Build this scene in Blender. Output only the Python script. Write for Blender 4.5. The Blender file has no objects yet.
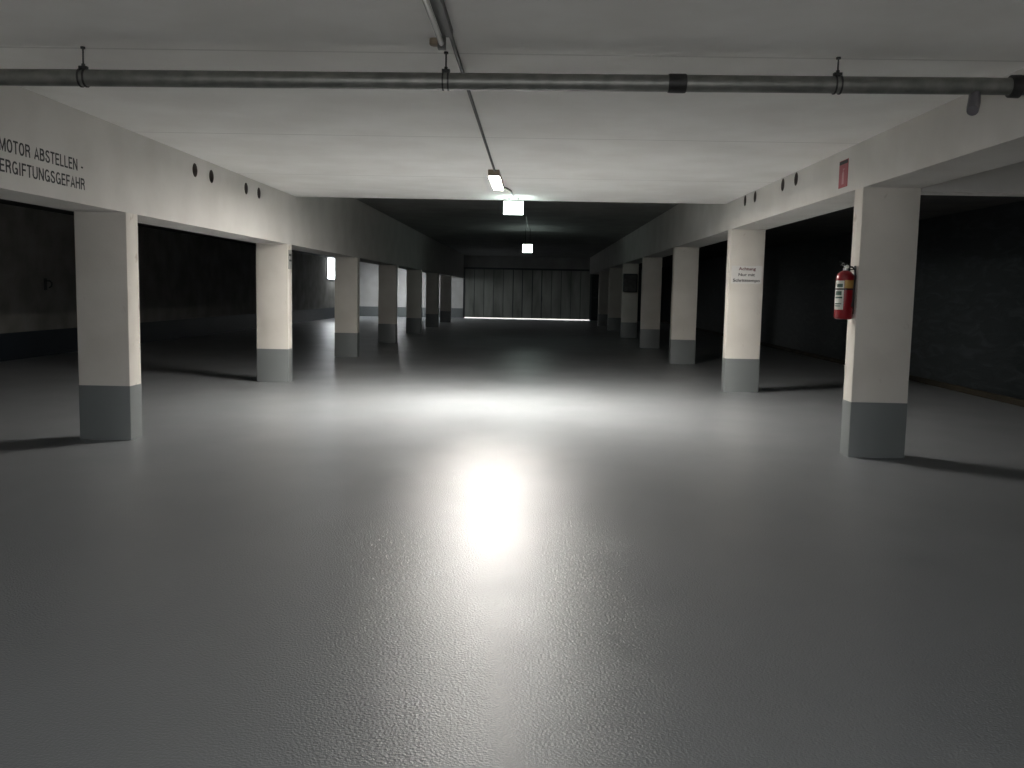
import bpy, bmesh, math, random
from mathutils import Vector, Matrix
R = random.Random(5)
PI = math.pi
SC = bpy.context.scene
COL = SC.collection

# ------------------------------------------------------------------ measures (metres; x right, y along the aisle, z up)
XL, XR = -3.847, 3.006            # inner faces of the two beams and pillar rows
WL, WR = 0.503, 0.534             # pillar / beam widths
DL, DR = 0.265, 0.235             # pillar depths
D1, S = 8.581, 5.639              # first pillar, spacing
HL, HR, HC, HF = 2.168, 2.516, 2.942, 3.40
BAND = 0.525
YSTEP, YB, Y0 = 14.72, 49.9, -1.6
XWL, XWR = -10.0, 7.05
LX = -0.51                        # the line of lamps

# ------------------------------------------------------------------ materials
def mat(name, base=(0.5, 0.5, 0.5), rough=0.6, metal=0.0, spec=0.5, emit=None, estr=0.0):
    m = bpy.data.materials.new(name); m.use_nodes = True
    b = m.node_tree.nodes['Principled BSDF']
    b.inputs['Base Color'].default_value = (*base, 1)
    b.inputs['Roughness'].default_value = rough
    b.inputs['Metallic'].default_value = metal
    b.inputs['Specular IOR Level'].default_value = spec
    if emit:
        b.inputs['Emission Color'].default_value = (*emit, 1)
        b.inputs['Emission Strength'].default_value = estr
    return m

def nd(m, t, **kw):
    n = m.node_tree.nodes.new(t)
    for k, v in kw.items(): setattr(n, k, v)
    return n
def lk(m, a, b): m.node_tree.links.new(a, b)

def noise_mix(m, c1, c2, scale, detail=4, lo=0.35, hi=0.65, stretch=(1, 1, 1), dist=0.0):
    tc = nd(m, 'ShaderNodeTexCoord'); mp = nd(m, 'ShaderNodeMapping'); mp.inputs['Scale'].default_value = stretch
    lk(m, tc.outputs['Object'], mp.inputs['Vector'])
    n = nd(m, 'ShaderNodeTexNoise'); n.inputs['Scale'].default_value = scale; n.inputs['Detail'].default_value = detail
    n.inputs['Distortion'].default_value = dist
    lk(m, mp.outputs[0], n.inputs['Vector'])
    r = nd(m, 'ShaderNodeValToRGB'); e = r.color_ramp.elements
    e[0].position = lo; e[0].color = (*c1, 1); e[1].position = hi; e[1].color = (*c2, 1)
    lk(m, n.outputs[0], r.inputs[0])
    return r.outputs[0], n.outputs[0], tc

def bump(m, height, strength, dist=0.01):
    b = nd(m, 'ShaderNodeBump'); b.inputs['Strength'].default_value = strength; b.inputs['Distance'].default_value = dist
    lk(m, height, b.inputs['Height'])
    lk(m, b.outputs[0], m.node_tree.nodes['Principled BSDF'].inputs['Normal'])
    return b

def plaster(name, c1, c2, seams=False):
    m = mat(name, c1, 0.85, spec=0.25)
    col, h, tc = noise_mix(m, c1, c2, 1.6, 6)
    n2 = nd(m, 'ShaderNodeTexNoise'); n2.inputs['Scale'].default_value = 55; n2.inputs['Detail'].default_value = 3
    lk(m, tc.outputs['Object'], n2.inputs['Vector'])
    out = col
    if seams:      # thin joints left by the shuttering boards, every 3.05 m along the aisle
        sx = nd(m, 'ShaderNodeSeparateXYZ'); lk(m, tc.outputs['Object'], sx.inputs[0])
        a = nd(m, 'ShaderNodeMath', operation='ADD'); a.inputs[1].default_value = 30.5 - 5.72; lk(m, sx.outputs[1], a.inputs[0])
        mo = nd(m, 'ShaderNodeMath', operation='MODULO'); mo.inputs[1].default_value = 3.05; lk(m, a.outputs[0], mo.inputs[0])
        lt = nd(m, 'ShaderNodeMath', operation='LESS_THAN'); lt.inputs[1].default_value = 0.03; lk(m, mo.outputs[0], lt.inputs[0])
        mx = nd(m, 'ShaderNodeMix', data_type='RGBA'); lk(m, lt.outputs[0], mx.inputs[0]); lk(m, col, mx.inputs[6])
        mx.inputs[7].default_value = (c1[0]*0.84, c1[1]*0.84, c1[2]*0.84, 1); out = mx.outputs[2]
    lk(m, out, m.node_tree.nodes['Principled BSDF'].inputs['Base Color'])
    bump(m, n2.outputs[0], 0.25, 0.004)
    return m

M = {}
M['ceiling'] = plaster('white ceiling paint', (0.80, 0.785, 0.755), (0.87, 0.86, 0.835), seams=True)
M['beam'] = plaster('white beam paint', (0.60, 0.58, 0.55), (0.67, 0.65, 0.62))
M['pillar'] = plaster('white pillar paint', (0.62, 0.585, 0.53), (0.70, 0.665, 0.61))
M['wall'] = plaster('white wall paint', (0.55, 0.54, 0.52), (0.64, 0.63, 0.62))
M['dark_ceiling'] = plaster('plaster darkened for shade', (0.26, 0.26, 0.25), (0.33, 0.33, 0.32))  # pale ceiling under weak light: its shade is put into the colour
M['bay'] = plaster('bay plaster darkened for shade', (0.045, 0.044, 0.042), (0.07, 0.069, 0.066))  # near-black base colour stands in for the lack of light in the bays
M['left_wall'] = plaster('left wall darkened for shade', (0.20, 0.19, 0.175), (0.28, 0.27, 0.25))  # base colour lowered to keep the left bay dim, shade painted in

# painted pillar shaft: grey scuffs and a little rust near the corners
m = M['pillar']; col, h, tc = noise_mix(m, (0.42, 0.33, 0.27), (1, 1, 1), 7.0, 6, 0.27, 0.36, (1, 1, 0.5), 0.6)
b = m.node_tree.nodes['Principled BSDF']; src = b.inputs['Base Color'].links[0].from_socket
mx = nd(m, 'ShaderNodeMix', data_type='RGBA', blend_type='MULTIPLY'); mx.inputs[0].default_value = 0.55
lk(m, src, mx.inputs[6]); lk(m, col, mx.inputs[7]); lk(m, mx.outputs[2], b.inputs['Base Color'])

# grey epoxy floor coating with orange-peel surface
FLOOR_C = (0.238, 0.248, 0.256)
def epoxy(name, base, rough_lo, rough_hi, bump_s, bump_d):
    m = mat(name, base, 0.3, spec=0.5)
    bs = m.node_tree.nodes['Principled BSDF']
    tc = nd(m, 'ShaderNodeTexCoord')
    n0 = nd(m, 'ShaderNodeTexNoise'); n0.inputs['Scale'].default_value = 0.55; n0.inputs['Detail'].default_value = 4
    lk(m, tc.outputs['Object'], n0.inputs['Vector'])
    mx = nd(m, 'ShaderNodeMix', data_type='RGBA'); lk(m, n0.outputs[0], mx.inputs[0])
    mx.inputs[6].default_value = (*[v*0.86 for v in base], 1); mx.inputs[7].default_value = (*[v*1.14 for v in base], 1)
    lk(m, mx.outputs[2], bs.inputs['Base Color'])
    n = nd(m, 'ShaderNodeTexNoise'); n.inputs['Scale'].default_value = 1.3; n.inputs['Detail'].default_value = 5
    mp = nd(m, 'ShaderNodeMapping'); mp.inputs['Scale'].default_value = (1, 0.8, 1)
    lk(m, tc.outputs['Object'], mp.inputs[0]); lk(m, mp.outputs[0], n.inputs['Vector'])
    mr = nd(m, 'ShaderNodeMapRange'); mr.inputs[1].default_value = 0.3; mr.inputs[2].default_value = 0.7
    mr.inputs[3].default_value = rough_lo; mr.inputs[4].default_value = rough_hi
    lk(m, n.outputs[0], mr.inputs[0]); lk(m, mr.outputs[0], bs.inputs['Roughness'])
    f = nd(m, 'ShaderNodeTexNoise'); f.inputs['Scale'].default_value = 95; f.inputs['Detail'].default_value = 2
    lk(m, tc.outputs['Object'], f.inputs['Vector'])
    bump(m, f.outputs[0], bump_s, bump_d)
    return m
M['floor'] = epoxy('grey epoxy floor coating', FLOOR_C, 0.285, 0.36, 1.0, 0.0034)
M['band'] = epoxy('grey painted pillar base', (0.185, 0.198, 0.198), 0.38, 0.48, 0.15, 0.002)

# dark sheet-like right wall with faint slanting creases
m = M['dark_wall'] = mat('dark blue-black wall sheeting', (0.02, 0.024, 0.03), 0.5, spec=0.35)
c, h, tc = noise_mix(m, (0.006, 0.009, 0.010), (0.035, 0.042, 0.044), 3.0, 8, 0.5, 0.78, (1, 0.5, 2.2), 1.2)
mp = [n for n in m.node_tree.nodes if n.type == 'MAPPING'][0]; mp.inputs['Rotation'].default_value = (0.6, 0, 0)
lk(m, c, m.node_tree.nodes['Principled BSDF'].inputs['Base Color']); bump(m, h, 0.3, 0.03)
M['sleeve'] = mat('dark brown pipe sleeve', (0.10, 0.085, 0.075), 0.6)
M['brown'] = plaster('brown dirty plinth', (0.022, 0.019, 0.013), (0.04, 0.033, 0.022))
M['left_band'] = mat('dark blue wall base paint', (0.014, 0.019, 0.028), 0.45)

def steel(name, c1, c2, rough, metal):
    m = mat(name, c1, rough, metal); c, h, tc = noise_mix(m, c1, c2, 9, 5); lk(m, c, m.node_tree.nodes['Principled BSDF'].inputs['Base Color']); return m
M['galv'] = steel('galvanised pipe', (0.17, 0.175, 0.165), (0.25, 0.25, 0.235), 0.42, 0.6)
M['darkmetal'] = steel('dark oxidised steel', (0.03, 0.03, 0.03), (0.055, 0.055, 0.055), 0.5, 0.6)
M['rubber'] = mat('black rubber', (0.02, 0.02, 0.022), 0.5)
M['greyplastic'] = mat('dark grey plastic', (0.12, 0.115, 0.125), 0.4)
M['conduit'] = mat('grey conduit plastic', (0.06, 0.057, 0.053), 0.5)
M['housing'] = mat('brown-grey luminaire housing', (0.22, 0.17, 0.12), 0.5)
M['housing_dark'] = mat('dark luminaire housing', (0.06, 0.06, 0.058), 0.5)
M['tube_off'] = mat('unlit white glass tube', (0.75, 0.74, 0.70), 0.12)
M['lamp_warm'] = mat('lit tube warm white', (0.9, 0.9, 0.9), 0.5, emit=(1.0, 0.96, 0.90), estr=71)
M['sign_lit'] = mat('lit escape sign panel', (0.9, 0.9, 0.9), 0.4, emit=(0.82, 1.0, 0.93), estr=1.6)
M['sign_box'] = mat('escape sign casing', (0.65, 0.68, 0.66), 0.4)
M['lamp_cool'] = mat('lit tube daylight white', (0.9, 0.9, 0.9), 0.5, emit=(0.93, 0.97, 1.0), estr=14)
M['daylight'] = mat('daylight in frosted pane', (0.8, 0.8, 0.8), 0.5, emit=(0.92, 0.97, 1.0), estr=1.5)
M['frame'] = mat('grey window frame paint', (0.25, 0.26, 0.27), 0.5)
M['red'] = mat('red enamel', (0.26, 0.006, 0.012), 0.3)
M['chrome'] = mat('worn chrome', (0.6, 0.6, 0.6), 0.3, 1.0)
M['label_white'] = mat('white label', (0.72, 0.72, 0.66), 0.5)
M['label_yellow'] = mat('yellow label', (0.50, 0.30, 0.08), 0.5)
M['label_print'] = mat('dark green print', (0.06, 0.12, 0.09), 0.6)
M['sign_red'] = mat('faded red sign', (0.36, 0.045, 0.06), 0.45)
M['sign_dark'] = mat('dark sign print', (0.03, 0.03, 0.03), 0.6)
M['sign_pink'] = mat('faded pale sign print', (0.50, 0.22, 0.24), 0.5)
M['plate_white'] = mat('pale sign plate', (0.70, 0.685, 0.66), 0.5)
M['paint_black'] = mat('black lettering paint', (0.035, 0.035, 0.035), 0.7)
M['print_red'] = mat('dark red print', (0.16, 0.05, 0.05), 0.6)
M['plate_grey'] = mat('grey plate', (0.32, 0.32, 0.31), 0.5)

# garage door panels
m = M['gate'] = mat('grey door panels', (0.25, 0.26, 0.24), 0.42, 0.25)
c, h, tc = noise_mix(m, (0.15, 0.16, 0.145), (0.34, 0.35, 0.32), 1.1, 6, 0.3, 0.7, (1.6, 1, 0.35), 0.4)
lk(m, c, m.node_tree.nodes['Principled BSDF'].inputs['Base Color'])
M['gate_frame'] = mat('dark door frame', (0.05, 0.055, 0.06), 0.5)
M['outside'] = plaster('pale outdoor paving', (0.5, 0.47, 0.42), (0.6, 0.57, 0.5))

# ------------------------------------------------------------------ mesh helpers
def obj(name, bm, material, parent=None, smooth=None):
    me = bpy.data.meshes.new(name)
    bmesh.ops.recalc_face_normals(bm, faces=bm.faces)
    bm.to_mesh(me); bm.free()
    mats = material if isinstance(material, (list, tuple)) else [material]
    for x in mats: me.materials.append(x)
    if smooth is not None:
        for p in me.polygons: p.use_smooth = True
        me.set_sharp_from_angle(angle=math.radians(smooth))
    o = bpy.data.objects.new(name, me); COL.objects.link(o)
    if parent: o.parent = parent; o.matrix_parent_inverse = Matrix()
    return o

def tag(o, label=None, cat=None, group=None, kind=None):
    if label: o['label'] = label
    if cat: o['category'] = cat
    if group: o['group'] = group
    if kind: o['kind'] = kind
    return o
def struct(name, bm, m, parent=None, label=None, smooth=None):
    o = obj(name, bm, m, parent, smooth)
    if parent is None:
        tag(o, label, name.split('_')[0] if label else None, kind='structure')
        if label: o['category'] = name.split('_')[0]
    return o
def thing(name, label, cat, loc=(0, 0, 0), group=None, rotz=0):
    o = bpy.data.objects.new(name, None); COL.objects.link(o); o.location = loc; o.rotation_euler = (0, 0, rotz)
    o.empty_display_size = 0.1
    return tag(o, label, cat, group, 'thing')

def box(bm, x0, x1, y0, y1, z0, z1, mi=0):
    vs = [bm.verts.new((x, y, z)) for z in (z0, z1) for y in (y0, y1) for x in (x0, x1)]
    for f in ((0, 2, 3, 1), (4, 5, 7, 6), (0, 1, 5, 4), (1, 3, 7, 5), (3, 2, 6, 7), (2, 0, 4, 6)):
        fc = bm.faces.new([vs[i] for i in f]); fc.material_index = mi
    return vs
def nb(): return bmesh.new()
def bxo(x0, x1, y0, y1, z0, z1):
    b_ = nb(); box(b_, x0, x1, y0, y1, z0, z1); return b_

def bevelled(x0, x1, y0, y1, z0, z1, w, vertical=False, seg=2):
    b_ = bxo(x0, x1, y0, y1, z0, z1)
    es = [e for e in b_.edges if (not vertical) or abs((e.verts[0].co - e.verts[1].co).normalized().z) > 0.9]
    bmesh.ops.bevel(b_, geom=es, offset=w, segments=seg, profile=0.5, affect='EDGES')
    return b_

def tube(bm, pts, r, seg=14, caps=True, mi=0):
    pts = [Vector(p) for p in pts]; rings = []
    rr = r if isinstance(r, (list, tuple)) else [r]*len(pts)
    up = None
    for i, p in enumerate(pts):
        t = (pts[min(i+1, len(pts)-1)] - pts[max(i-1, 0)]).normalized()
        if up is None:
            a = Vector((0, 0, 1)) if abs(t.z) < 0.9 else Vector((1, 0, 0)); u = t.cross(a).normalized()
        else:
            u = (up - t*up.dot(t)).normalized()
        up = u; v = t.cross(u)
        rings.append([bm.verts.new(p + rr[i]*(math.cos(2*PI*k/seg)*u + math.sin(2*PI*k/seg)*v)) for k in range(seg)])
    for a, b_ in zip(rings, rings[1:]):
        for k in range(seg):
            f = bm.faces.new((a[k], a[(k+1) % seg], b_[(k+1) % seg], b_[k])); f.material_index = mi
    if caps:
        bm.faces.new(rings[0]).material_index = mi; bm.faces.new(list(reversed(rings[-1]))).material_index = mi
    return bm
def lathe(bm, prof, seg=32, c=(0, 0, 0), axis='z'):
    rings = []
    for r, z in prof:
        ring = []
        for k in range(seg):
            a = 2*PI*k/seg
            if axis == 'z': q = (c[0]+r*math.cos(a), c[1]+r*math.sin(a), c[2]+z)
            else: q = (c[0]+z, c[1]+r*math.cos(a), c[2]+r*math.sin(a))
            ring.append(bm.verts.new(q))
        rings.append(ring)
    for a, b_ in zip(rings, rings[1:]):
        for k in range(seg): bm.faces.new((a[k], a[(k+1) % seg], b_[(k+1) % seg], b_[k]))
    bm.faces.new(rings[0]); bm.faces.new(list(reversed(rings[-1])))
    return bm
def ring_bm(bm, cx, cy, cz, r, w, t, seg=28):
    """a flat band round a pipe lying along x: inner radius r, width w, thickness t"""
    vs = []
    for k in range(seg):
        a = 2*PI*k/seg; c, s = math.cos(a), math.sin(a)
        vs.append([bm.verts.new((cx+dx, cy+rr*c, cz+rr*s)) for dx, rr in ((-w/2, r), (w/2, r), (w/2, r+t), (-w/2, r+t))])
    for k in range(seg):
        a, b_ = vs[k], vs[(k+1) % seg]
        for j in range(4): bm.faces.new((a[j], a[(j+1) % 4], b_[(j+1) % 4], b_[j]))
def grid_plane(x0, x1, y0, y1, z, t):
    return bxo(x0, x1, y0, y1, z-t, z)

def text_mesh(name, body, material, parent, origin, xdir, height, width, depth=0.002, bold=0.0):
    """flat lettering: origin = lower left corner of the first letter, cap height and overall width given"""
    cu = bpy.data.curves.new(name, 'FONT'); cu.body = body; cu.size = 1; cu.extrude = 0.0; cu.offset = bold
    to = bpy.data.objects.new(name, cu); COL.objects.link(to)
    dg = bpy.context.evaluated_depsgraph_get(); dg.update()
    me = bpy.data.meshes.new_from_object(to.evaluated_get(dg))
    bpy.data.objects.remove(to); bpy.data.curves.remove(cu)
    bm = nb(); bm.from_mesh(me); bpy.data.meshes.remove(me)
    xs = [v.co.x for v in bm.verts]; ys = [v.co.y for v in bm.verts]
    caps = 0.73
    x0, x1 = min(xs), max(xs)
    sx = width/(x1-x0); sy = height/caps
    ext = bmesh.ops.extrude_face_region(bm, geom=list(bm.faces))
    for e in ext['geom']:
        if isinstance(e, bmesh.types.BMVert): e.co.z += 1.0
    X = Vector(xdir).normalized(); Z = Vector((0, 0, 1)); N = X.cross(Z)
    for v in bm.verts:
        c = v.co.copy(); v.co = Vector(origin) + X*((c.x-x0)*sx) + Z*(c.y*sy) + N*(c.z*depth)
    o = obj(name, bm, material, parent)
    return o

# ------------------------------------------------------------------ the room shell
struct('floor', grid_plane(XWL-0.3, XWR+0.3, Y0-0.3, YB+0.3, 0, 0.2), M['floor'])
struct('ground', grid_plane(-9, 9, YB+0.3, YB+14, -0.002, 0.198), M['outside'])
struct('ceiling', bxo(XL, XR, Y0, YSTEP, HC, HF+0.2), M['ceiling'])
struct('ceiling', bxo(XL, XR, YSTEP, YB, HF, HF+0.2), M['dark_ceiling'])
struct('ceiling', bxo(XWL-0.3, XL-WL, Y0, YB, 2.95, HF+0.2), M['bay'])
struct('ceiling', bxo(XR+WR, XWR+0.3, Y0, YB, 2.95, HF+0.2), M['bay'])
def drilled_beam(name, x0, x1, z0, z1, holes, label=None):
    """long beam with round core holes drilled through it (holes: y, z)"""
    o = struct(name, bxo(x0, x1, Y0, YB, z0, z1), M['beam'])
    cb = nb()
    for (y, z, r) in holes:
        lathe(cb, [(r, x0-0.1-((x0+x1)/2)), (r, x1+0.1-((x0+x1)/2))], 28, ((x0+x1)/2, y, z), 'x')
    bmesh.ops.recalc_face_normals(cb, faces=cb.faces)
    cm = bpy.data.meshes.new('cut'); cb.to_mesh(cm); cb.free()
    co = bpy.data.objects.new('cut', cm); COL.objects.link(co)
    md = o.modifiers.new('holes', 'BOOLEAN'); md.operation = 'DIFFERENCE'; md.object = co; md.solver = 'EXACT'
    dg = bpy.context.evaluated_depsgraph_get(); dg.update()
    nm = bpy.data.meshes.new_from_object(o.evaluated_get(dg))
    o.modifiers.clear(); o.data = nm
    bpy.data.objects.remove(co); bpy.data.meshes.remove(cm)
    return o
def sleeves(parent, xc, w, holes):
    for (y, z, r) in holes:
        b_ = nb(); n_ = 28; rr = (r-0.0005, r-0.004)
        V = [[b_.verts.new((x, y+q*math.cos(2*PI*k/n_), z+q*math.sin(2*PI*k/n_))) for k in range(n_)] for x, q in ((xc-w/2+.002, rr[0]), (xc+w/2-.002, rr[0]), (xc+w/2-.002, rr[1]), (xc-w/2+.002, rr[1]))]
        for a in range(4):
            for k in range(n_): b_.faces.new((V[a][k], V[a][(k+1) % n_], V[(a+1) % 4][(k+1) % n_], V[(a+1) % 4][k]))
        obj('hole_sleeve', b_, M['sleeve'], parent, 40)
HOL = [(10.358, 2.79, .078), (10.886, 2.785, .078), (12.193, 2.79, .078), (12.759, 2.79, .078)]
HOR = [(13.36, 2.862, .078), (12.762, 2.857, .078), (11.365, 2.857, .078), (10.799, 2.859, .078)]
beam_l = drilled_beam('ceiling_beam', XL-WL, XL, HL, HF+0.2, [(10.358, 2.79, .078), (10.886, 2.785, .078), (12.193, 2.79, .078), (12.759, 2.79, .078)])
beam_r = drilled_beam('ceiling_beam', XR, XR+WR, HR, HF+0.2, [(13.36, 2.862, .078), (12.762, 2.857, .078), (11.365, 2.857, .078), (10.799, 2.859, .078)])
for k in range(1):
    y = D1 + k*S
    if y+DR < YB: struct('ceiling_beam', bxo(XR+WR, XWR, y, y+DR+0.05, HR-0.03, 2.95), M['beam'])

sleeves(beam_l, XL-WL/2, WL, HOL); sleeves(beam_r, XR+WR/2, WR, HOR)
# walls
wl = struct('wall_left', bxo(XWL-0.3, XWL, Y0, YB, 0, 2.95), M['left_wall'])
struct('painted_base', bxo(XWL, XWL+0.006, Y0, YB, 0, BAND), M['left_band'], wl)
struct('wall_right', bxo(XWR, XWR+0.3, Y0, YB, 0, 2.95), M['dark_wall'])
struct('baseboard_right', bevelled(XWR-0.05, XWR, Y0, YB, 0, 0.10, 0.01), M['brown'])
GX0, GX1, GH = -3.86, 3.15, 2.77
bwl = struct('wall_back', bxo(XWL-0.3, GX0, YB, YB+0.3, 0, HF+0.2), M['wall'])
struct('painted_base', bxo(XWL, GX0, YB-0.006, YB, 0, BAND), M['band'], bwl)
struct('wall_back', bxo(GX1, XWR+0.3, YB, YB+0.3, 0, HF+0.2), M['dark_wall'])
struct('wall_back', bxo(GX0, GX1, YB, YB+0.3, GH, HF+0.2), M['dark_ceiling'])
# unseen open entrance added behind the camera as daylight fill for the near aisle
EX0, EX1, EH = -3.4, 2.6, 2.5
struct('wall_front', bxo(XWL-0.3, EX0, Y0-0.3, Y0, 0, HF+0.2), M['wall'])
struct('wall_front', bxo(EX1, XWR+0.3, Y0-0.3, Y0, 0, HF+0.2), M['wall'])
struct('wall_front', bxo(EX0, EX1, Y0-0.3, Y0, EH, HF+0.2), M['wall'])
struct('ground', grid_plane(-9, 9, Y0-14, Y0-0.3, -0.002, 0.198), M['outside'])
pd = bpy.data.lights.new('fill_entrance_portal', 'AREA'); pd.shape = 'RECTANGLE'; pd.size = EX1-EX0; pd.size_y = EH; pd.cycles.is_portal = True
po = bpy.data.objects.new('fill_entrance_portal', pd); COL.objects.link(po); po.location = ((EX0+EX1)/2, Y0-0.31, EH/2); po.rotation_euler = (PI/2, 0, PI)

# high daylight window in the left wall near the back
w1 = struct('window_1', bevelled(XWL+0.001, XWL+0.02, 44.0, 45.9, 1.95, 2.92, 0.12), M['daylight'])
fb = nb()
box(fb, XWL, XWL+0.05, 43.92, 44.0, 1.88, 2.95); box(fb, XWL, XWL+0.05, 45.9, 45.98, 1.88, 2.95); box(fb, XWL, XWL+0.05, 44.0, 45.9, 1.88, 1.95)
struct('window_frame', fb, M['frame'], w1)

# wide panelled door in the back wall, daylight showing under its lower edge
door = bpy.data.objects.new('door_1', None); COL.objects.link(door); door['kind'] = 'structure'; door['category'] = 'door'
door['label'] = 'wide grey garage door of tall panels at the far end'
n = 13; pw = (GX1-GX0-0.16)/n; pb = nb(); xx = GX0+0.08
for i in range(n):
    g = 0.07 if i in (5, 7) else 0.03
    q = bevelled(xx+g/2, xx+pw-g/2, YB+0.05, YB+0.10, 0.048, GH-0.10, 0.012)
    me = bpy.data.meshes.new('t'); q.to_mesh(me); q.free(); pb.from_mesh(me); bpy.data.meshes.remove(me)
    xx += pw
obj('door_panel', pb, M['gate'], door)
fb = nb(); box(fb, GX0+0.08, GX1-0.08, YB+0.095, YB+0.12, 0.048, GH-0.10); box(fb, GX0, GX0+0.08, YB+0.02, YB+0.16, 0, GH); box(fb, GX1-0.08, GX1, YB+0.02, YB+0.16, 0, GH); box(fb, GX0+0.08, GX1-0.08, YB+0.02, YB+0.16, GH-0.10, GH)
obj('door_frame', fb, M['gate_frame'], door)
hb = nb(); tube(hb, [(0.45, YB+0.05, 1.0), (0.45, YB+0.0, 1.0), (0.45, YB+0.0, 1.2), (0.45, YB+0.05, 1.2)], 0.012, 8)
obj('door_handle', hb, M['darkmetal'], door)

# ------------------------------------------------------------------ pillars
def pillar(side, k, label):
    if side == 'L': x0, x1, dd, h = XL-WL, XL, DL, HL
    else: x0, x1, dd, h = XR, XR+WR, DR, (HR-0.03 if False else HR)
    y = D1 + k*S; cx = (x0+x1)/2; hw = (x1-x0)/2
    t = thing('pillar', label, 'pillar', (cx, y+dd/2, 0), 'white square pillars with grey bases')
    obj('shaft', bevelled(-hw+0.002, hw-0.002, -dd/2+0.002, dd/2-0.002, BAND, h, 0.012, True), M['pillar'], t, 35)
    obj('painted_base', bevelled(-hw-0.001, hw+0.001, -dd/2-0.001, dd/2+0.001, 0, BAND, 0.014, True), M['band'], t, 35)
    return t
LABL = ['white pillar with grey base below the black lettering, largest of its row',
        'brightly lit white pillar with a small grey plate, second of the left row',
        'dim white pillar just beside the glowing window slot, third of the left row',
        'dark pillar between the two widest strips of pale back wall, fourth of the left row',
        'dark pillar in shadow, fifth of the left row',
        'narrow dark pillar in shadow, sixth of the left row',
        'last visible dark pillar of the left row, nearest the garage door']
LABR = ['white pillar with grey base carrying the red fire extinguisher',
        'brightly lit white pillar with the three-line notice on its face',
        'dim white pillar behind the one with the notice, third of the right row',
        'darker pillar in half shadow, fourth of the right row',
        'very dark pillar with a black box on it, fifth of the right row',
        'nearly black pillar in deep shadow, sixth of the right row',
        'nearly black pillar at the end of the right row beside the garage door']
PL = [pillar('L', k, LABL[k]) for k in range(7)]
PR = [pillar('R', k, LABR[k]) for k in range(7)]

# ------------------------------------------------------------------ lettering on the left beam
def arc(cx, cy, rx, ry, a0, a1, n=10):
    return [(cx+rx*math.cos(math.radians(a0+(a1-a0)*k/n)), cy+ry*math.sin(math.radians(a0+(a1-a0)*k/n))) for k in range(n+1)]
GLY = {   # narrow sans-serif capitals as strokes: (advance, [polylines]) in a box one unit high
 'M': (.78, [[(.08, 0), (.08, 1)], [(.08, 1), (.39, .12), (.70, 1)], [(.70, 1), (.70, 0)]]),
 'O': (.68, [arc(.34, .5, .26, .44, 0, 360, 28)]),
 'T': (.56, [[(.0, .93), (.56, .93)], [(.28, .93), (.28, 0)]]),
 'R': (.64, [[(.08, 0), (.08, 1)], [(.08, .93), (.34, .93)]+arc(.34, .725, .19, .205, 90, -90)+[(.08, .52)], [(.36, .52), (.50, .38), (.54, 0)]]),
 'A': (.62, [[(.03, 0), (.31, .97), (.59, 0)], [(.13, .31), (.49, .31)]]),
 'B': (.64, [[(.08, 0), (.08, 1)], [(.08, .93), (.33, .93)]+arc(.33, .74, .18, .19, 90, -90)+[(.08, .55)], [(.08, .55), (.34, .55)]+arc(.34, .31, .21, .24, 90, -90)+[(.08, .07)]]),
 'S': (.60, [arc(.30, .735, .21, .205, 20, 200, 12)+[(.30, .52), (.46, .43)]+arc(.30, .265, .23, .205, 35, -200, 16)]),
 'E': (.56, [[(.08, 0), (.08, 1)], [(.08, .93), (.54, .93)], [(.08, .52), (.50, .52)], [(.08, .07), (.54, .07)]]),
 'F': (.54, [[(.08, 0), (.08, 1)], [(.08, .93), (.52, .93)], [(.08, .50), (.47, .50)]]),
 'L': (.52, [[(.08, 1), (.08, 0)], [(.08, .07), (.50, .07)]]),
 'N': (.68, [[(.08, 0), (.08, 1)], [(.10, .95), (.58, .05)], [(.60, 0), (.60, 1)]]),
 'V': (.60, [[(.02, 1), (.30, .04), (.58, 1)]]),
 'G': (.68, [arc(.34, .5, .26, .44, 45, 330, 24), [(.36, .46), (.60, .46)], [(.60, .46), (.60, .02)]]),
 'I': (.24, [[(.12, 0), (.12, 1)]]),
 'U': (.66, [[(.08, 1), (.08, .32)]+arc(.33, .32, .25, .26, 180, 360, 14)+[(.58, 1)]]),
 'H': (.66, [[(.08, 0), (.08, 1)], [(.58, 0), (.58, 1)], [(.08, .52), (.58, .52)]]),
 '-': (.40, [[(.06, .38), (.34, .38)]]), ' ': (.30, [])}
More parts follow.
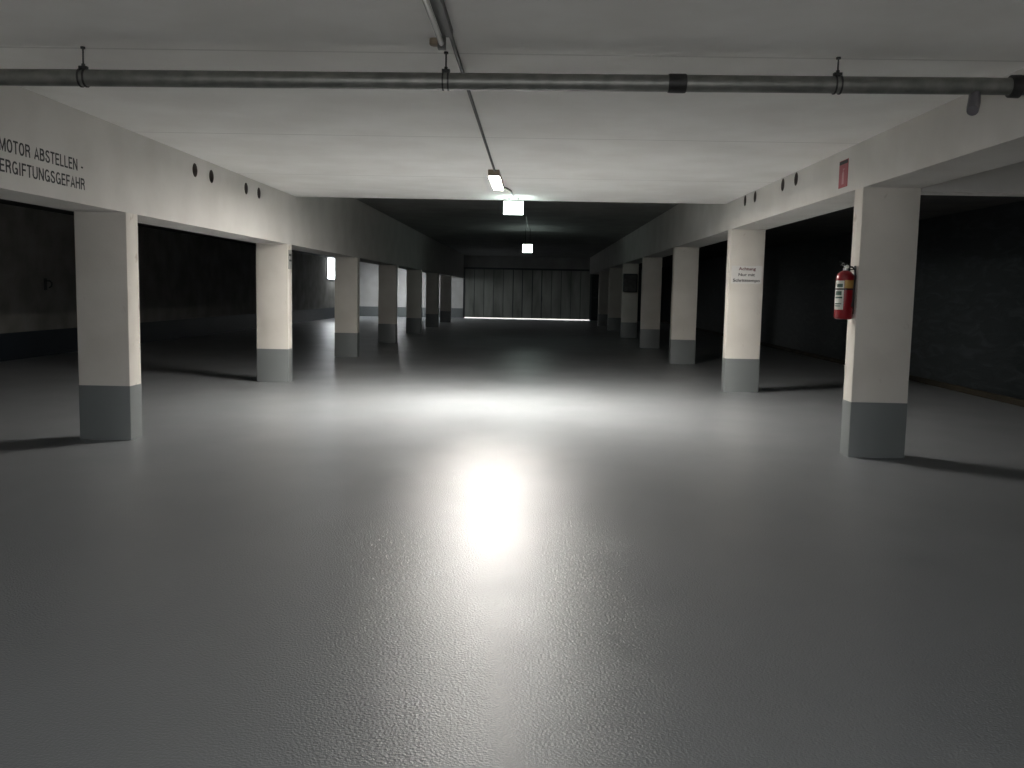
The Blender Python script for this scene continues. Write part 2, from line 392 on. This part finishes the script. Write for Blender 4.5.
def stroke_text(body, origin, height, width, parent, stroke=0.15, depth=0.0015):
    """lettering painted on the aisle side of the left beam, reading along +y"""
    total = sum(GLY[c][0]+0.10 for c in body)-0.10; sx = width/total; b_ = nb(); x = 0
    ox, oy, oz = origin; h = stroke/2
    for ch in body:
        adv, lines = GLY[ch]
        for pl in lines:
            # scale first, so that strokes keep one width
            q = [Vector(((x+px)*sx/height, py)) for px, py in pl]; n_ = len(q); L_, R_ = [], []
            for i_, p_ in enumerate(q):
                a = (q[i_]-q[i_-1]).normalized() if i_ else (q[1]-q[0]).normalized()
                c = (q[i_+1]-q[i_]).normalized() if i_ < n_-1 else a
                t_ = (a+c).normalized(); nn = Vector((-t_.y, t_.x)); k_ = h/max(0.45, nn.dot(Vector((-a.y, a.x))))
                L_.append(p_+nn*k_); R_.append(p_-nn*k_)
            def V(p_, d_): return b_.verts.new((ox+d_, oy+p_.x*height, oz+min(1.0, max(0.0, p_.y))*height))
            rows = [(V(l, depth), V(r, depth), V(l, 0), V(r, 0)) for l, r in zip(L_, R_)]
            for A_, B_ in zip(rows, rows[1:]):
                for f_ in ((A_[0], B_[0], B_[1], A_[1]), (A_[2], A_[3], B_[3], B_[2]), (A_[0], A_[2], B_[2], B_[0]), (A_[1], B_[1], B_[3], A_[3])):
                    b_.faces.new(f_)
            b_.faces.new((rows[0][0], rows[0][1], rows[0][3], rows[0][2])); b_.faces.new((rows[-1][0], rows[-1][2], rows[-1][3], rows[-1][1]))
        x += adv+0.10
    return obj('lettering', b_, M['paint_black'], parent)
stroke_text('MOTOR ABSTELLEN -', (XL+0.0005, 6.555, 2.436), 0.095, 1.225, beam_l)
stroke_text('VERGIFTUNGSGEFAHR', (XL+0.0005, 6.475, 2.287), 0.095, 1.325, beam_l)

# ------------------------------------------------------------------ drain pipe across the aisle
PY = 5.70
def pz(x): return 2.768 + 0.0052*(x+0.5)
pipe = thing('drain_pipe', 'long grey galvanised pipe slung crosswise under the ceiling', 'pipe', (0, 0, 0))
b_ = nb(); tube(b_, [(XL+0.002, PY, pz(XL)), (-1.5, PY, pz(-1.5)), (0.8, PY, pz(0.8)), (2.86, PY, pz(2.86))], 0.050, 28)
obj('pipe_run', b_, M['galv'], pipe, 40)
b_ = nb(); lathe(b_, [(0.050, -0.055), (0.055, -0.053), (0.057, -0.045), (0.057, 0.045), (0.055, 0.053), (0.050, 0.055)], 28, (0.841, PY, pz(0.84)), 'x')
obj('coupling', b_, M['darkmetal'], pipe, 40)
# end elbow: collar, bend and flange into the right beam
b_ = nb(); lathe(b_, [(0.050, -0.03), (0.066, -0.028), (0.068, 0.028), (0.060, 0.034)], 28, (2.865, PY, pz(2.86)), 'x')
tube(b_, [(2.86, PY, pz(2.86)), (2.92, PY-0.004, pz(2.86)+0.006), (2.96, PY-0.02, pz(2.86)+0.03), (3.004, PY-0.03, pz(2.86)+0.055)], [0.052, 0.058, 0.060, 0.058], 24)
obj('elbow', b_, M['darkmetal'], pipe, 50)
# small capped branch hanging below
b_ = nb(); tube(b_, [(2.63, PY, pz(2.6)-0.02), (2.63, PY-0.004, pz(2.6)-0.06), (2.625, PY-0.012, pz(2.6)-0.10), (2.612, PY-0.03, pz(2.6)-0.135), (2.60, PY-0.055, pz(2.6)-0.155)], [0.033, 0.034, 0.036, 0.036, 0.033], 20)
obj('branch', b_, M['greyplastic'], pipe, 50)
for i, x in enumerate((-2.80, -0.565, 1.805)):
    h = thing('pipe_hanger', ['thin rod hanger with ring clamp on the pipe, near the black lettering',
                              'thin rod hanger with bright double ring clamp, beside the lamp conduit',
                              'thin rod hanger with ring clamp, nearest the capped branch'][i], 'pipe hanger', (x, PY, pz(x)), 'pipe hangers')
    b_ = nb()
    ring_bm(b_, -0.016, 0, 0, 0.0505, 0.010, 0.006); ring_bm(b_, 0.016, 0, 0, 0.0505, 0.010, 0.006)
    box(b_, -0.024, 0.024, -0.016, 0.016, 0.054, 0.070)
    obj('clamp', b_, M['darkmetal'], h)
    b_ = nb(); tube(b_, [(0, 0, 0.068), (0, 0, HC-pz(x))], 0.005, 8); obj('rod', b_, M['darkmetal'], h)
    b_ = nb(); tube(b_, [(0.0, 0.0, 0.070), (0.0, 0.0, 0.085)], 0.011, 6); obj('nut', b_, M['darkmetal'], h)
    b_ = nb(); tube(b_, [(0.0, 0.0, HC-pz(x)-0.012), (0.0, 0.0, HC-pz(x))], 0.014, 10); obj('ceiling_plug', b_, M['darkmetal'], h)

# ------------------------------------------------------------------ luminaires
def luminaire(label, x, y0, y1, zc, tube_mat, house_mat, off=0.0, group=None, lit=True):
    t = thing('strip_light', label, 'ceiling light', (x, y0, zc), group)
    L = y1-y0
    hw = 0.068 if lit else 0.03
    obj('housing', bevelled(-hw, hw, 0, L, -0.062 if lit else -0.045, 0, 0.004), house_mat, t)
    if lit:
        for sg in (-1, 1): obj('side_lip', bxo(*sorted((sg*0.0625, sg*0.068)), 0.046, L-0.046, -0.070, -0.0622), house_mat, t)
    ew, eh = (0.068, -0.076) if lit else (0.022, -0.115)
    for (a, c) in ((0.0, 0.045), (L-0.045, L)):
        obj('lamp_holder', bevelled(off-ew, off+ew, a, c, eh, -0.0622 if lit else -0.0455, 0.004), house_mat, t)
    if lit:      # opal trough under a flat housing, ends closed by the lamp holders
        obj('diffuser', bxo(-0.060, 0.060, 0.046, L-0.046, -0.066, -0.0625), tube_mat, t)
        return t
    b_ = nb(); lathe(b_, [(0.006, 0), (0.015, 0.002), (0.015, L-0.094), (0.006, L-0.092)], 18)
    bmesh.ops.rotate(b_, verts=b_.verts, cent=(0, 0, 0), matrix=Matrix.Rotation(-PI/2, 3, 'X'))
    bmesh.ops.translate(b_, verts=b_.verts, vec=(off, 0.046, -0.088))
    obj('glass_tube', b_, tube_mat, t, 50)
    return t
luminaire('lit strip light glowing warm white on the ceiling ahead of the ceiling edge', LX, 11.05, 12.65, HC, M['lamp_warm'], M['housing'])
luminaire('unlit strip light on the ceiling above the crosswise pipe', LX, 3.75, 5.22, HC, M['tube_off'], M['housing_dark'], -0.03, lit=False)
luminaire('lit strip light hidden above the far end of the left parking bays', -7.2, 46.6, 48.1, 2.95, M['lamp_cool'], M['housing'])

def conduit(pts, label, name='cable_conduit'):
    b_ = nb(); tube(b_, pts, 0.013, 10)
    return tag(obj(name, b_, M['conduit'], None, 50), label, 'conduit', kind='thing')
conduit([(LX+0.01, 5.22, HC-0.015), (LX+0.01, 11.05, HC-0.015)], 'thin grey conduit along the ceiling between the two strip lights')
conduit([(LX+0.01, 12.65, HC-0.015), (LX+0.10, 12.9, HC-0.015), (-0.36, 13.2, HC-0.015), (-0.34, 14.2, HC-0.015)], 'short conduit leading from the lit strip light to the glowing box')
conduit([(-0.34, YSTEP+0.02, HF-0.015), (-0.24, 22.0, HF-0.0155), (-0.22, 27.9, HF-0.015)], 'thin conduit along the dark high ceiling towards the smaller glowing box')
# round junction box by the end of the unlit light
jb = thing('junction_box', 'small round junction box beside the end of the unlit strip light', 'junction box', (-0.60, 5.42, HC))
b_ = nb(); lathe(b_, [(0.035, 0), (0.035, -0.03), (0.03, -0.036), (0.004, -0.038)], 20); obj('body', b_, M['housing'], jb, 40)

def exit_sign(label, x, y, zb, ceil, w=0.30, h=0.22):
    t = thing('escape_sign', label, 'sign light', (x, y, zb), 'glowing escape sign boxes')
    obj('lit_panel', bxo(-w/2, w/2, -0.055, 0.055, 0, h-0.035), M['sign_lit'], t)
    obj('casing', bevelled(-w/2-0.006, w/2+0.006, -0.06, 0.06, h-0.035, h, 0.008), M['sign_box'], t)
    for rx in (-0.07, 0.07):
        b_ = nb(); tube(b_, [(rx, 0, h), (rx, 0, ceil-zb)], 0.006, 8); obj('rod', b_, M['darkmetal'], t)
    return t
exit_sign('bright white glowing box hanging at the edge of the pale ceiling', -0.345, 14.3, 2.69, HC)
exit_sign('small distant glowing box hanging in the dark in front of the garage door', -0.22, 28.0, 2.69, HF, 0.29, 0.27)

# ------------------------------------------------------------------ signs
# red sign on the right beam
s = thing('fire_sign', 'small faded red rectangular sign on the side of the right beam', 'sign', (XR, 9.14, 2.575))
obj('plate', bevelled(-0.006, -0.0005, -0.125, 0.125, 0, 0.265, 0.002), M['sign_red'], s)
b_ = nb(); box(b_, -0.0075, -0.006, -0.118, 0.118, 0.225, 0.258); obj('top_strip', b_, M['sign_dark'], s)
b_ = nb()
lathe(b_, [(0.003, 0.03), (0.03, 0.032), (0.03, 0.13), (0.018, 0.15), (0.009, 0.155), (0.009, 0.17)], 16, (0, 0, 0))
for v in b_.verts: v.co.x = -0.0068 + v.co.x*0.02
box(b_, -0.0075, -0.006, -0.035, 0.012, 0.17, 0.182)
obj('pictogram', b_, M['sign_pink'], s)
# notice on the second right pillar
ys = D1+S
s = thing('notice', 'small white notice with three lines of dark print on the lit right pillar', 'sign', (3.275, ys-0.0015, 1.70))
obj('plate', bevelled(-0.235, 0.235, -0.004, 0.0, -0.012, 0.262, 0.001), M['plate_white'], s)
text_mesh('print', 'Achtung', M['print_red'], s, (-0.125, -0.0042, 0.195), (1, 0, 0), 0.046, 0.26, 0.0015, 0.02)
text_mesh('print', 'Nur mit', M['paint_black'], s, (-0.125, -0.0042, 0.105), (1, 0, 0), 0.044, 0.25, 0.0015, 0.012)
text_mesh('print', 'Schritttempo', M['paint_black'], s, (-0.205, -0.0042, 0.018), (1, 0, 0), 0.046, 0.41, 0.0015, 0.012)
# grey plate on the aisle side of the second left pillar
s = thing('wall_plate', 'small grey plate on the aisle side of the second left pillar', 'sign', (XL, ys+0.13, 1.78))
obj('plate', bevelled(0.0, 0.006, -0.09, 0.09, 0, 0.30, 0.002), M['plate_grey'], s)
b_ = nb(); box(b_, 0.006, 0.008, -0.065, 0.065, 0.20, 0.24); box(b_, 0.006, 0.008, -0.065, 0.065, 0.12, 0.15); obj('print', b_, M['paint_black'], s)
# black box on the fifth right pillar
yb5 = D1+4*S
s = thing('wall_box', 'black box mounted on the very dark fifth right pillar', 'box', (3.25, yb5-0.001, 1.55))
obj('body', bevelled(-0.24, 0.24, -0.16, 0, 0.0, 0.62, 0.02), M['rubber'], s)
obj('door', bevelled(-0.21, 0.21, -0.175, -0.16, 0.03, 0.59, 0.006), M['darkmetal'], s)
# small tap-like fitting on the left wall
s = thing('wall_hook', 'small black fitting on the dark left wall', 'wall fitting', (XWL, 18.5, 1.36))
obj('plate', bevelled(0, 0.015, -0.05, 0.05, -0.02, 0.22, 0.004), M['rubber'], s)
b_ = nb(); tube(b_, [(0.01, 0, 0.17), (0.10, 0, 0.17), (0.14, 0, 0.13), (0.13, 0, 0.06), (0.08, 0, 0.03)], 0.016, 10); obj('hook', b_, M['rubber'], s, 50)

# ------------------------------------------------------------------ fire extinguisher on the first right pillar
ex = thing('fire_extinguisher', 'red fire extinguisher with white label hanging on the side of the pillar', 'fire extinguisher', (2.9165, 8.665, 1.30))
r = 0.083
b_ = nb(); lathe(b_, [(0.06, 0.0), (0.074, 0.004), (r, 0.018), (r, 0.375), (0.080, 0.40), (0.070, 0.422), (0.050, 0.442), (0.030, 0.452), (0.026, 0.455)], 40)
obj('cylinder', b_, M['red'], ex, 40)
b_ = nb(); lathe(b_, [(0.020, 0.455), (0.024, 0.458), (0.024, 0.475), (0.018, 0.48), (0.018, 0.505)], 20); obj('valve', b_, M['chrome'], ex, 40)
b_ = nb()   # two squeeze levers
for (z0, z1, l) in ((0.500, 0.504, 0.055), (0.514, 0.535, 0.06)):
    vs = box(b_, -0.012, 0.012, -0.03, 0.03, z0, z0+0.006)
    for sgn in (1,):
        v0 = box(b_, -l, -0.01, -0.011, 0.011, z0, z0+0.006)
        for v in v0:
            if v.co.x < -0.04: v.co.z += (z1-z0)
obj('lever', b_, M['rubber'], ex)
b_ = nb(); tube(b_, [(0, -0.024, 0.49), (0, -0.045, 0.49)], 0.017, 18); obj('gauge', b_, M['label_white'], ex, 40)
b_ = nb(); tube(b_, [(-0.02, -0.02, 0.515), (-0.035, -0.03, 0.525), (-0.05, -0.03, 0.51), (-0.035, -0.028, 0.498), (-0.02, -0.02, 0.51)], 0.003, 6); obj('pin', b_, M['chrome'], ex)
b_ = nb(); tube(b_, [(0.01, 0, 0.49), (0.05, -0.03, 0.488), (0.072, -0.05, 0.46), (0.072, -0.068, 0.40), (0.062, -0.072, 0.30), (0.060, -0.073, 0.20), (0.058, -0.074, 0.12)], [0.008]*5+[0.009, 0.013], 12)
obj('hose', b_, M['rubber'], ex, 50)
def wrap(a0, a1, z0, z1, rr, th=0.0008, seg=14):
    q = nb(); inn, out = [], []
    for i in range(seg+1):
        a = a0+(a1-a0)*i/seg; c, s_ = math.cos(a), math.sin(a)
        inn.append((q.verts.new((rr*c, rr*s_, z0)), q.verts.new((rr*c, rr*s_, z1))))
        out.append((q.verts.new(((rr+th)*c, (rr+th)*s_, z0)), q.verts.new(((rr+th)*c, (rr+th)*s_, z1))))
    for i in range(seg):
        q.faces.new((out[i][0], out[i+1][0], out[i+1][1], out[i][1])); q.faces.new((inn[i][0], inn[i][1], inn[i+1][1], inn[i+1][0]))
        q.faces.new((out[i][1], out[i+1][1], inn[i+1][1], inn[i][1])); q.faces.new((out[i][0], inn[i][0], inn[i+1][0], out[i+1][0]))
    for i in (0, seg): q.faces.new((inn[i][0], out[i][0], out[i][1], inn[i][1]))
    return q
dg_ = math.radians
lw = obj('label_panel', wrap(dg_(178), dg_(248), 0.09, 0.36, r+0.0006), M['label_white'], ex)
obj('label_panel', wrap(dg_(250), dg_(318), 0.29, 0.365, r+0.0006), M['label_yellow'], ex)
for (z0, z1, a0, a1) in ((0.225, 0.262, 190, 235), (0.195, 0.21, 186, 240), (0.30, 0.33, 200, 240), (0.14, 0.15, 186, 236), (0.12, 0.128, 186, 230)):
    obj('print', wrap(dg_(a0), dg_(a1), z0, z1, r+0.0016), M['label_print'], lw)

b_ = nb()   # wall bracket with strap
box(b_, 0.0835, 0.089, -0.022, 0.022, 0.05, 0.50); box(b_, 0.02, 0.09, -0.01, 0.01, 0.462, 0.470)
obj('bracket', b_, M['darkmetal'], ex)
q = wrap(0, 2*PI, 0.275, 0.288, r+0.0026, 0.0015, 40); obj('strap', q, M['darkmetal'], ex)

# ------------------------------------------------------------------ daylight outside (seen through the gap under the door, also entering by the added entrance)
w = bpy.data.worlds.new('World'); SC.world = w; w.use_nodes = True
bg = w.node_tree.nodes['Background']; bg.inputs[0].default_value = (0.95, 0.97, 1.0, 1); bg.inputs[1].default_value = 0.31

# ------------------------------------------------------------------ camera
f, pt, rl, yw = 909.89, 0.10141, 0.01958, 0.02192
R0 = Vector((math.cos(yw), math.sin(yw), 0)); F0 = Vector((-math.sin(yw), math.cos(yw), 0)); U = Vector((0, 0, 1))
F = F0*math.cos(pt) - U*math.sin(pt); U1 = U*math.cos(pt) + F0*math.sin(pt)
cr = R0*math.cos(rl) + U1*math.sin(rl); cu = U1*math.cos(rl) - R0*math.sin(rl)
cd = bpy.data.cameras.new('camera'); cam = bpy.data.objects.new('camera', cd); COL.objects.link(cam)
cam.matrix_world = Matrix(((cr.x, cu.x, -F.x, 0), (cr.y, cu.y, -F.y, 0), (cr.z, cu.z, -F.z, 1.5), (0, 0, 0, 1)))
cd.sensor_width = 36; cd.lens = f*36/1024; cd.clip_end = 300; cd.clip_start = 0.05
SC.camera = cam

SC.view_settings.view_transform = 'Standard'; SC.view_settings.look = 'None'
SC.view_settings.exposure = 3.5; SC.view_settings.gamma = 1; SC.view_settings.use_curve_mapping = False
SC.cycles.max_bounces = 10; SC.cycles.diffuse_bounces = 6; SC.cycles.glossy_bounces = 4
SC.cycles.use_denoising = True
SC.cycles.sample_clamp_indirect = 6
